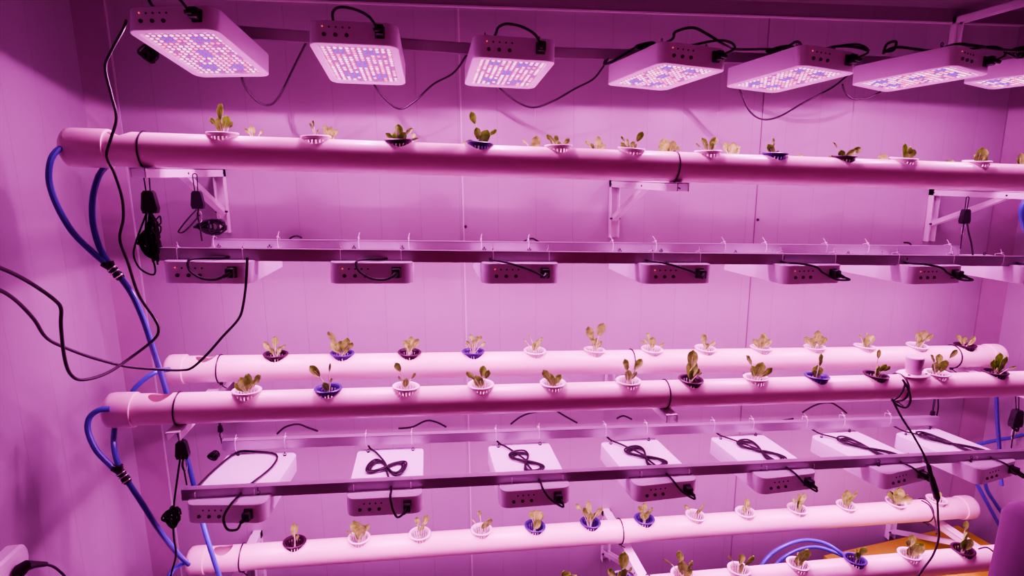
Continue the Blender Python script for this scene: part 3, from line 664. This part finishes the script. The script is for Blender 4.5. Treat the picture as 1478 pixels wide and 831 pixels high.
# power cords of the lights, in each light's own space
PLUG = MB(); PLUG.box((0, -.014, 0), (.022, .022, .026), None, .004); PLUG.tube([(0, -.022, 0), (-.004, -.030, -.004), (-.010, -.036, -.007)], [.0075, .006, .0045], 10)
PLUG_ME = PLUG.mesh('plug', M['black'])
def light_cord(L, pts, label, group, k=7, flip=False):
    m = L.matrix_world.copy()
    loc = [Vector(q)-Vector((fx(.80), 0, .032)) for q in pts]
    root = MB().tube(spline(loc, k), CR, 8).build('power_cord', M['cord'], L); root.location = (fx(.80), 0, .032)
    p = inst('plug', PLUG_ME, root)
    if flip: p.scale.x = -1
    return root
bpy.context.view_layer.update()
s0 = (fx(.80)-.008, -.034, .026); s1 = (fx(.80)+.008, -.034, .026)
for i, L in enumerate(LIGHTS[1]):
    lab = 'black cord plugged into the front of the %s top grow light' % ORD[i]
    up = (fx(.80)-.006, -.030, .040)
    if i < 3:
        light_cord(L, [(fx(.80)-.006, -.03, .034), (fx(.70), -.036, .055), (fx(.55), -.034, .072), (fx(.38), -.025, .080), (fx(.29), -.008, .076), (fx(.27), .01, .066), (fx(.25), .06, .064), (fx(.2), .15, .064)], lab, CG)
    else:
        light_cord(L, [(fx(.80)+.006, -.03, .034), (fx(.95), -.036, .050), (fx(.9), -.03, .066), (fx(.75), -.01, .072), (fx(.5), .06, .066), (fx(.3), .16, .064)], lab, CG, flip=True)
for i, L in enumerate(LIGHTS[2]):
    lab = 'black cord plugged into the front of the %s grow light of the middle row' % ORD[i]
    if i < 2:
        q = [s0, (fx(.66), -.036, .018), (fx(.5), -.034, .022), (fx(.36)+.0, -.02, .040), (fx(.33), -.004, .062), (fx(.42), .02, .064), (fx(.7), .05, .064), (fx(.75), .12, .062)]
    else:
        q = [s0, (fx(.62), -.030, .042), (fx(.42), -.020, .056), (fx(.25), .0, .064), (fx(.12), .03, .064), (fx(.2), .1, .062), (fx(.4), .16, .062)]
        if i > 3: q = [s1, (fx(.93), -.040, .018), (fx(.70), -.040, .020), (fx(.5), -.030, .040)] + q[2:]
    light_cord(L, q, lab, CG, flip=i > 3)
def eight(c, d, L_, w, n=3, ph=0.0, seed=0):
    """figure-eight bundle lying on a lamp top: centre c, direction d (xy), half length, half width"""
    q = random.Random(seed); out = []; d = Vector(d).normalized(); s = Vector((-d.y, d.x, 0))
    for t in range(n*12+1):
        a = 2*math.pi*t/12+ph; k = 1-.10*(t//12)+q.uniform(-.02, .02)
        out.append(Vector(c)+d*(L_*k*math.sin(a))+s*(w*k*math.sin(2*a))+Vector((0, 0, .003+.0025*math.sin(t*.9))))
    return out
TOPZ = LH+.005
for i, L in enumerate(LIGHTS[3]):
    lab = 'black cord lying %s on the %s white topped grow light of the lowest row' % ('loosely' if i == 0 else 'in a bow', ORD[i])
    st = s0 if i < 2 else s1
    if i == 0:
        q = [s0, (fx(.72), -.04, .008), (fx(.60), -.04, .010), (fx(.55), -.03, .040), (fx(.60), -.004, .064), (fx(.62), .04, .064), (fx(.66), .10, .064), (fx(.78), .20, .064), (fx(.72), .28, .064), (fx(.35), .30, .064), (fx(.12), .29, .064), (fx(.02), .18, .064), (fx(-.02), .06, .062)]
    else:
        cen = {1: ((-.005, .165, TOPZ), (1, -.25, 0), .062, .040), 2: ((.0, .16, TOPZ), (.35, -1, 0), .075, .034), 3: ((.0, .16, TOPZ), (.35, -1, 0), .080, .036),
               4: ((.005, .16, TOPZ), (.3, -1, 0), .090, .034), 5: ((.0, .15, TOPZ), (.3, -1, 0), .105, .030), 6: ((.0, .16, TOPZ), (.3, -1, 0), .115, .028)}[i]
        e = eight(cen[0], cen[1], cen[2], cen[3], 3, 0, i)
        q = [st, (fx(.83) if i > 1 else fx(.68), -.038, .016)] + ([(fx(.62), -.03, .035)] if i == 1 else [(fx(.66), -.026, .040)]) + [(fx(.58), -.006, .062), (fx(.58), .03, .064), (fx(.55), .08, .064)] + e + [(fx(.3), .26, .066), (fx(.18), .295, .068), (fx(.14), .33, .075)]
    light_cord(L, q, lab, CG, k=4, flip=i > 1)

# ------------------------------------------------------------------ rope ratchets that carry the rails
def ratchet(px, py, Y, top, bot, label, coil=None, scale=1.0, sway=0.0, clip=True):
    c = P(px, py, Y); s = scale
    o = empty('rope_ratchet', c, label, 'rope ratchet', 'black rope ratchets holding the rails')
    # tapered block
    vs = []
    for z, w in ((.026, .008), (.020, .013), (-.016, .018), (-.027, .015)):
        for (a, b) in ((-1, -1), (1, -1), (1, 1), (-1, 1)): vs.append((a*w*s, b*.0085*s, z*s))
    fs = [(3, 2, 1, 0), (12, 13, 14, 15)]
    for k in range(3):
        for j in range(4): fs.append((k*4+j, k*4+(j+1) % 4, (k+1)*4+(j+1) % 4, (k+1)*4+j))
    MB().add(vs, fs, True).build('block', M['black'], o)
    m = MB(); T = Vector((sway, 0, top-c.z))
    m.tube([(.004*s, 0, .024*s)] + [T+Vector((.006*s*math.cos(a*math.pi/6), 0, .006*s*math.sin(a*math.pi/6))) for a in range(7)] + [(-.005*s, 0, .024*s)], .0016, 6)
    m.build('hanger_line', M['rope'], o); m = MB()
    Bz = bot-c.z
    m.tube(spline([(0, 0, -.024*s), (-.003, -.002, -.05*s), (-.002, 0, Bz*.6), (0, 0, Bz)], 5), .0022, 6)
    m.build('rope', M['rope'], o)
    if clip:
        m = MB(); z0 = -.034*s
        m.tube([Vector((.007*s*math.cos(a*math.pi/8), 0, z0-.016*s+.018*s*math.sin(a*math.pi/8))) for a in range(16)], .0014*s, 6, closed=True)
        m.build('carabiner', M['wire'], o)
    if coil:
        m = MB(); q = random.Random(int(px)); pts = []
        cx, cz, rw, rh, n = coil
        for k in range(n*12):
            a = 2*math.pi*k/12; pts.append(Vector((cx+rw*math.cos(a)*q.uniform(.6, 1.1), .010*math.sin(k*.5)-.006, cz+rh*math.sin(a)*q.uniform(.7, 1.1)+rh*.3*math.sin(k*.15))))
        m.tube([Vector((0, 0, -.03))] + pts, .0022, 6); m.build('rope_coil', M['rope'], o)
    return o
ra = zc('tf', -.685)-R-.026
z_r2 = P(232, 366, 1.655).z
ratchet(216, 291, 1.66, ra+.002, z_r2-.03, 'black rope ratchet with knotted rope holding the left end of the middle front rail', coil=(.0, -.095, .016, .050, 14), scale=1.1)
ratchet(285, 288, 1.88, ra+.004, -.195, 'black rope ratchet hanging behind, at the left end of the middle back rail', scale=1.0)
bundle(P(303, 327, 1.90), (.046, .012, .021), 9, 'tangle of black rope on the left end of the middle back rail', name='rope_bundle', m='rope', cat='rope', group='tangled ropes of the ratchets', r=.0027, turns=9)
bundle(P(214, 350, 1.65), (.026, .012, .034), 12, 'tangle of black rope on the left end of the middle front rail', name='rope_bundle', m='rope', cat='rope', group='tangled ropes of the ratchets', r=.0026, turns=9)
tube_thing('rope', pp([(212, 306, 1.66), (203, 330, 1.64), (196, 350, 1.63), (193, 368, 1.63), (200, 385, 1.63), (212, 394, 1.63), (222, 396, 1.63), (224, 388, 1.635), (220, 372, 1.64)]), .0022, M['rope'], 'loose loop of black rope hanging at the left end of the middle front rail', 'rope', 'loose rope loops')
tube_thing('rope', pp([(284, 302, 1.87), (272, 315, 1.86), (260, 330, 1.86), (258, 335, 1.86), (266, 334, 1.86), (280, 320, 1.87), (288, 310, 1.88)]), .0022, M['rope'], 'loose loop of black rope at the left end of the middle back rail', 'rope', 'loose rope loops')
tube_thing('rope', pp([(226, 316, 1.655), (231, 312, 1.65), (232, 322, 1.65), (226, 325, 1.65), (232, 327, 1.65), (231, 336, 1.65), (225, 334, 1.655)]), .0018, M['rope'], 'small curled rope end beside the knotted rope at left', 'rope', 'loose rope loops')
ratchet(1393, 312, 1.88, zc('tf', 2.152)-R-.024, P(1385, 358, 1.9).z, 'black rope ratchet under the right bracket at the end of the middle back rail')
tube_thing('rope', pp([(1396, 322, 1.87), (1398, 335, 1.86), (1402, 352, 1.86), (1405, 375, 1.87)]), .003, M['rope'], 'straight black rope tail under the right bracket', 'rope', 'loose rope loops')
zm = zc('mf', -.685)-R-.026
ratchet(263, 648, 1.655, zm, P(264, 700, 1.655).z, 'black rope ratchet at the left end of the lowest front rail')
tube_thing('rope', pp([(260, 662, 1.65), (256, 690, 1.63), (252, 720, 1.61), (250, 745, 1.60), (251, 775, 1.60), (254, 800, 1.60), (248, 825, 1.60), (238, 860, 1.60)]), .0026, M['rope'], 'black rope tail hanging below the left ratchet of the lowest row', 'rope', 'loose rope loops')
bundle(P(247, 746, 1.59), (.021, .012, .026), 21, 'knotted coil of black rope beside the first grow light of the lowest row', name='rope_bundle', m='rope', cat='rope', group='tangled ropes of the ratchets', r=.0028, turns=7)
ratchet(318, 618, 1.90, zc('mb', -.685)-R-.024, P(322, 640, 1.90).z, 'black rope ratchet at the left end of the lowest back rail', scale=.45)
bundle(P(308, 657, 1.88), (.016, .008, .012), 23, 'small knot of black rope behind the first grow light of the lowest row', name='rope_bundle', m='rope', cat='rope', group='tangled ropes of the ratchets', r=.0022, turns=8)
ratchet(1467, 603, 1.72, zc('mf', 2.15)-R-.024, sway=2.15-P(1467, 603, 1.72).x, bot=P(1466, 650, 1.70).z, label='black rope ratchet at the right edge under the middle front pipe', coil=(-.006, -.034, .006, .010, 5), scale=1.25)
ratchet(1346, 597, 1.91, P(1347, 575, 1.91).z, P(1350, 604, 1.91).z, 'small rope ratchet at the right end of the lowest back rail', scale=.5)
tube_thing('rope', pp([(1354, 575, 1.92), (1354, 590, 1.92), (1350, 606, 1.92), (1347, 612, 1.91)]), .0026, M['rope'], 'short upright black rope at the right end of the lowest back rail', 'rope', 'loose rope loops')

# cable with inline adapter at right, hanging from the strap beside the cup
tube_thing('power_cable', pp([(1287, 578, 1.59), (1297, 572, 1.59), (1306, 556, 1.59), (1303, 548, 1.59), (1311, 562, 1.59), (1314, 578, 1.59), (1307, 588, 1.59), (1293, 583, 1.59), (1288, 576, 1.59), (1300, 600, 1.59), (1318, 628, 1.585), (1333, 655, 1.575), (1341, 676, 1.57)]), CR*1.05, M['cord'], 'black cable slung from the strap beside the white cup', 'cable')
o = empty('cable_adapter', P(1345, 690, 1.565), 'black inline cable adapter hanging before the sixth lowest grow light', 'adapter')
d = P(1353, 722, 1.565)-P(1341, 676, 1.565)
MB().tube([-d*.45, -d*.35, -d*.1, Vector((0, 0, 0)), d*.35, d*.6, d*.68], [.004, .0075, .0062, .0092, .0110, .0105, .006], 12).build('adapter_body', M['black'], o, 30)
tube_thing('power_cable', pp([(1353, 722, 1.565), (1354, 750, 1.56), (1355, 775, 1.55), (1347, 800, 1.54), (1333, 820, 1.53), (1315, 845, 1.52)]), CR, M['cord'], 'black cable running down from the inline adapter', 'cable')
tube_thing('power_cable', pp([(1330, 722, 1.88), (1342, 730, 1.85), (1349, 748, 1.80), (1352, 770, 1.70)]), CR*.9, M['cord'], 'thin black cable over the right end of the lowest back pipe', 'cable')
tube_thing('power_cable', pp([(1412, 792, 1.60), (1425, 790, 1.59), (1438, 800, 1.585), (1450, 812, 1.58)]), CR*.8, M['cord'], 'thin dark cable on the right end of the lowest front pipe', 'cable')

# power strip on the left wall with a plug
c0 = PX_(14, 822, WX0+.02)
o = empty('power_strip', c0, 'white rounded socket box on the left wall at the bottom left corner', 'socket box')
Pa = PX_(-45, 905, WX0+.035); Pb = PX_(40, 778, WX0+.035)
sy = abs(Pb.y-Pa.y); sz = abs(Pb.z-Pa.z); cc = (Pa+Pb)/2-c0
mb = MB(); n_ = 8
def yz_rr(x, ins=0.0):
    out = []
    for (a, b, a0) in ((1, 1, 0), (-1, 1, 90), (-1, -1, 180), (1, -1, 270)):
        for k in range(n_+1):
            t = math.radians(a0+90*k/n_); r = .028-ins; out.append((x, cc.y+a*(sy/2-.028)+r*math.cos(t), cc.z+b*(sz/2-.028)+r*math.sin(t)))
    return out
loops(mb, [yz_rr(WX0-c0.x), yz_rr(WX0+.028-c0.x), yz_rr(WX0+.034-c0.x, .006)], False, True); mb.build('casing', M['box'], o)
pl = PX_(18, 818, WX0+.045)-c0; tl = PX_(28, 815, WX0+.065); 
plug = empty('wall_plug', PX_(24, 822, WX0+.05), 'black angled plug in the white socket box at bottom left', 'plug')
w0 = plug.location.copy()
MB().tube([PX_(26, 828, WX0+.036)-w0, PX_(30, 822, WX0+.05)-w0, PX_(38, 816, WX0+.06)-w0, PX_(50, 814.5, WX0+.06)-w0, PX_(66, 814, WX0+.06)-w0], [.013, .016, .013, .0085, .006], 14).build('plug_body', M['black'], plug)
MB().tube(spline(rel([PX_(64, 814, WX0+.06), PX_(76, 817, WX0+.06), PX_(86, 824, WX0+.06), PX_(95, 834, WX0+.06), PX_(108, 860, WX0+.05), PX_(112, 900, WX0+.03)], w0), 6), .0032, 8).build('cable', M['cord'], plug)

# orange board lying low on the floor frame at right
bz = -1.62
q = [PZ(1238, 789, bz), PZ(1308, 772, bz), PZ(1420, 772, bz), PZ(1475, 850, bz), PZ(1180, 850, bz)]
x0 = PZ(1190, 797, bz).x; 
bd = empty('orange_table', (2.06, 1.76, bz), 'orange painted table standing low under the right end of the pipes', 'table')
MB().box((0, 0, -.010), (.76, .56, .02), None, .003).build('table_top', M['board'], bd); bd.rotation_euler.z = .12
for a in (-.34, .34):
    for b in (-.24, .24): MB().box((a, b, (-.02+(ZF-bz))/2), (.035, .035, abs(ZF-bz)-.02)).build('leg', M['board'], bd)

# ------------------------------------------------------------------ the person at the right edge
def person():
    root = empty('person', (0, 0, 0), 'person in a mauve shirt at the bottom right corner, only a shoulder in view', 'person')
    c = Vector((1.350, .86, 0))
    sh = -.685
    J = {'pel': (c.x, c.y, -1.10, .120), 'sp1': (c.x, c.y, -.98, .115), 'sp2': (c.x, c.y, -.84, .13), 'chest': (c.x, c.y, sh-.06, .14), 'neck': (c.x, c.y+.01, sh+.07, .055), 'hb': (c.x, c.y+.02, sh+.15, .060),
         'head': (c.x, c.y+.035, sh+.22, .085), 'top': (c.x, c.y+.03, sh+.28, .070)}
    E_ = [('pel', 'sp1'), ('sp1', 'sp2'), ('sp2', 'chest'), ('chest', 'neck'), ('neck', 'hb'), ('hb', 'head'), ('head', 'top')]
    for s, n in ((-1, 'l'), (1, 'r')):
        J['sh'+n] = (c.x+s*.165, c.y, sh-.015, .062); J['el'+n] = (c.x+s*.215, c.y-.02, sh-.30, .043); J['wr'+n] = (c.x+s*.20, c.y+.12, sh-.50, .028); J['pm'+n] = (c.x+s*.195, c.y+.17, sh-.56, .032)
        E_ += [('chest', 'sh'+n), ('sh'+n, 'el'+n), ('el'+n, 'wr'+n), ('wr'+n, 'pm'+n)]
        J['hp'+n] = (c.x+s*.09, c.y, -1.16, .090); J['kn'+n] = (c.x+s*.10, c.y+.02, -1.47, .060); J['an'+n] = (c.x+s*.10, c.y, -1.83, .038); J['ft'+n] = (c.x+s*.11, c.y+.15, -1.875, .028)
        E_ += [('pel', 'hp'+n), ('hp'+n, 'kn'+n), ('kn'+n, 'an'+n), ('an'+n, 'ft'+n)]
        for k in range(5):
            a = (k-1.5)*.017 if k < 4 else -s*.038
            ln = (.060, .070, .066, .052, .040)[k]
            J['f%d%s' % (k, n)] = (c.x+s*.195+a, c.y+.185+ln*.5, sh-.575-ln*.35, .0085); J['g%d%s' % (k, n)] = (c.x+s*.195+a, c.y+.185+ln*.7, sh-.575-ln*.95, .0075)
            E_ += [('pm'+n, 'f%d%s' % (k, n)), ('f%d%s' % (k, n), 'g%d%s' % (k, n))]
    def skinned(keys, edges, rootk, name, m, grow=0.0):
        idx = {k: i for i, k in enumerate(keys)}
        me = bpy.data.meshes.new(name); me.from_pydata([Vector(J[k][:3]) for k in keys], [(idx[a], idx[b]) for a, b in edges], [])
        ob = bpy.data.objects.new(name, me); COL.objects.link(ob)
        sk = ob.modifiers.new('s', 'SKIN'); sk.use_smooth_shade = True
        for k in keys:
            v = me.skin_vertices[0].data[idx[k]]; r = J[k][3]+grow; v.radius = (r, r*.78 if k in ('pel', 'sp1', 'sp2', 'chest') else r); v.use_root = k == rootk
        ob.modifiers.new('u', 'SUBSURF').levels = 2; ob.modifiers['u'].render_levels = 2
        bpy.context.view_layer.update()
        nm = bpy.data.meshes.new_from_object(ob.evaluated_get(bpy.context.evaluated_depsgraph_get()))
        ob.modifiers.clear(); ob.data = nm; nm.materials.clear(); nm.materials.append(m)
        for p in nm.polygons: p.use_smooth = True
        ob.parent = root; return ob
    body = skinned(list(J), E_, 'pel', 'body', M['skin'])
    skinned(['pel', 'sp1', 'sp2', 'chest', 'shl', 'shr', 'ell', 'elr'], [('pel', 'sp1'), ('sp1', 'sp2'), ('sp2', 'chest'), ('chest', 'shl'), ('chest', 'shr'), ('shl', 'ell'), ('shr', 'elr')], 'pel', 'shirt', M['shirt'], .012)
    skinned(['pel', 'hpl', 'hpr', 'knl', 'knr', 'anl', 'anr'], [('pel', 'hpl'), ('pel', 'hpr'), ('hpl', 'knl'), ('hpr', 'knr'), ('knl', 'anl'), ('knr', 'anr')], 'pel', 'trousers', M['trousers'], .010)
    h = Vector(J['head'][:3])
    bm = bmesh.new(); bmesh.ops.create_uvsphere(bm, u_segments=32, v_segments=20, radius=1)
    for v in bm.verts: v.co = Vector((v.co.x*.088, v.co.y*.100-.012, v.co.z*.095+.035))
    bmesh.ops.delete(bm, geom=[v for v in bm.verts if v.co.y > .035 and v.co.z < .07], context='VERTS')
    me = bpy.data.meshes.new('hair'); bm.to_mesh(me); bm.free(); me.materials.append(M['hair'])
    for p in me.polygons: p.use_smooth = True
    ho = inst('hair', me, root); ho.location = h
    f = MB()
    f.tube([h+Vector((0, .075, .02)), h+Vector((0, .100, -.012)), h+Vector((0, .08, -.02))], [.008, .012, .007], 8); f.build('nose', M['skin'], root)
    for s in (-1, 1):
        MB().lathe([(0, .010), (.007, .007), (.010, 0), (.007, -.007), (0, -.010)], 12, None, h+Vector((s*.030, .074, .02))).build('eye', M['hole'], root)
        MB().tube([h+Vector((s*.086, -.005, .025)), h+Vector((s*.094, -.01, 0)), h+Vector((s*.086, 0, -.022))], [.009, .013, .008], 8).build('ear', M['skin'], root)
    MB().tube([h+Vector((-.022, .082, -.042)), h+Vector((0, .088, -.044)), h+Vector((.022, .082, -.042))], [.003, .005, .003], 8).build('mouth', M['skin'], root)
    return root
person()

# ------------------------------------------------------------------ world, camera
w = bpy.data.worlds.new('room_glow'); SC.world = w; w.use_nodes = True
bg = w.node_tree.nodes['Background']; bg.inputs['Color'].default_value = (.95, .065, .29, 1); bg.inputs['Strength'].default_value = .36
cd = bpy.data.cameras.new('camera'); cam = bpy.data.objects.new('camera', cd); COL.objects.link(cam); SC.camera = cam
cd.sensor_width = 36; cd.lens = F/1478*36; cd.clip_start = .02
rt = Vector((AX.x, AY.x, AZ.x)); dn = Vector((AX.y, AY.y, AZ.y)); fw = Vector((AX.z, AY.z, AZ.z))
cam.matrix_world = Matrix((rt, -dn, -fw)).transposed().to_4x4()
for o in list(SC.objects):
    if o.parent is None: o.location.z += EYE
SC.view_settings.view_transform = 'AgX'
try: SC.view_settings.look = 'AgX - Medium High Contrast'
except Exception: pass
SC.view_settings.exposure = -0.10
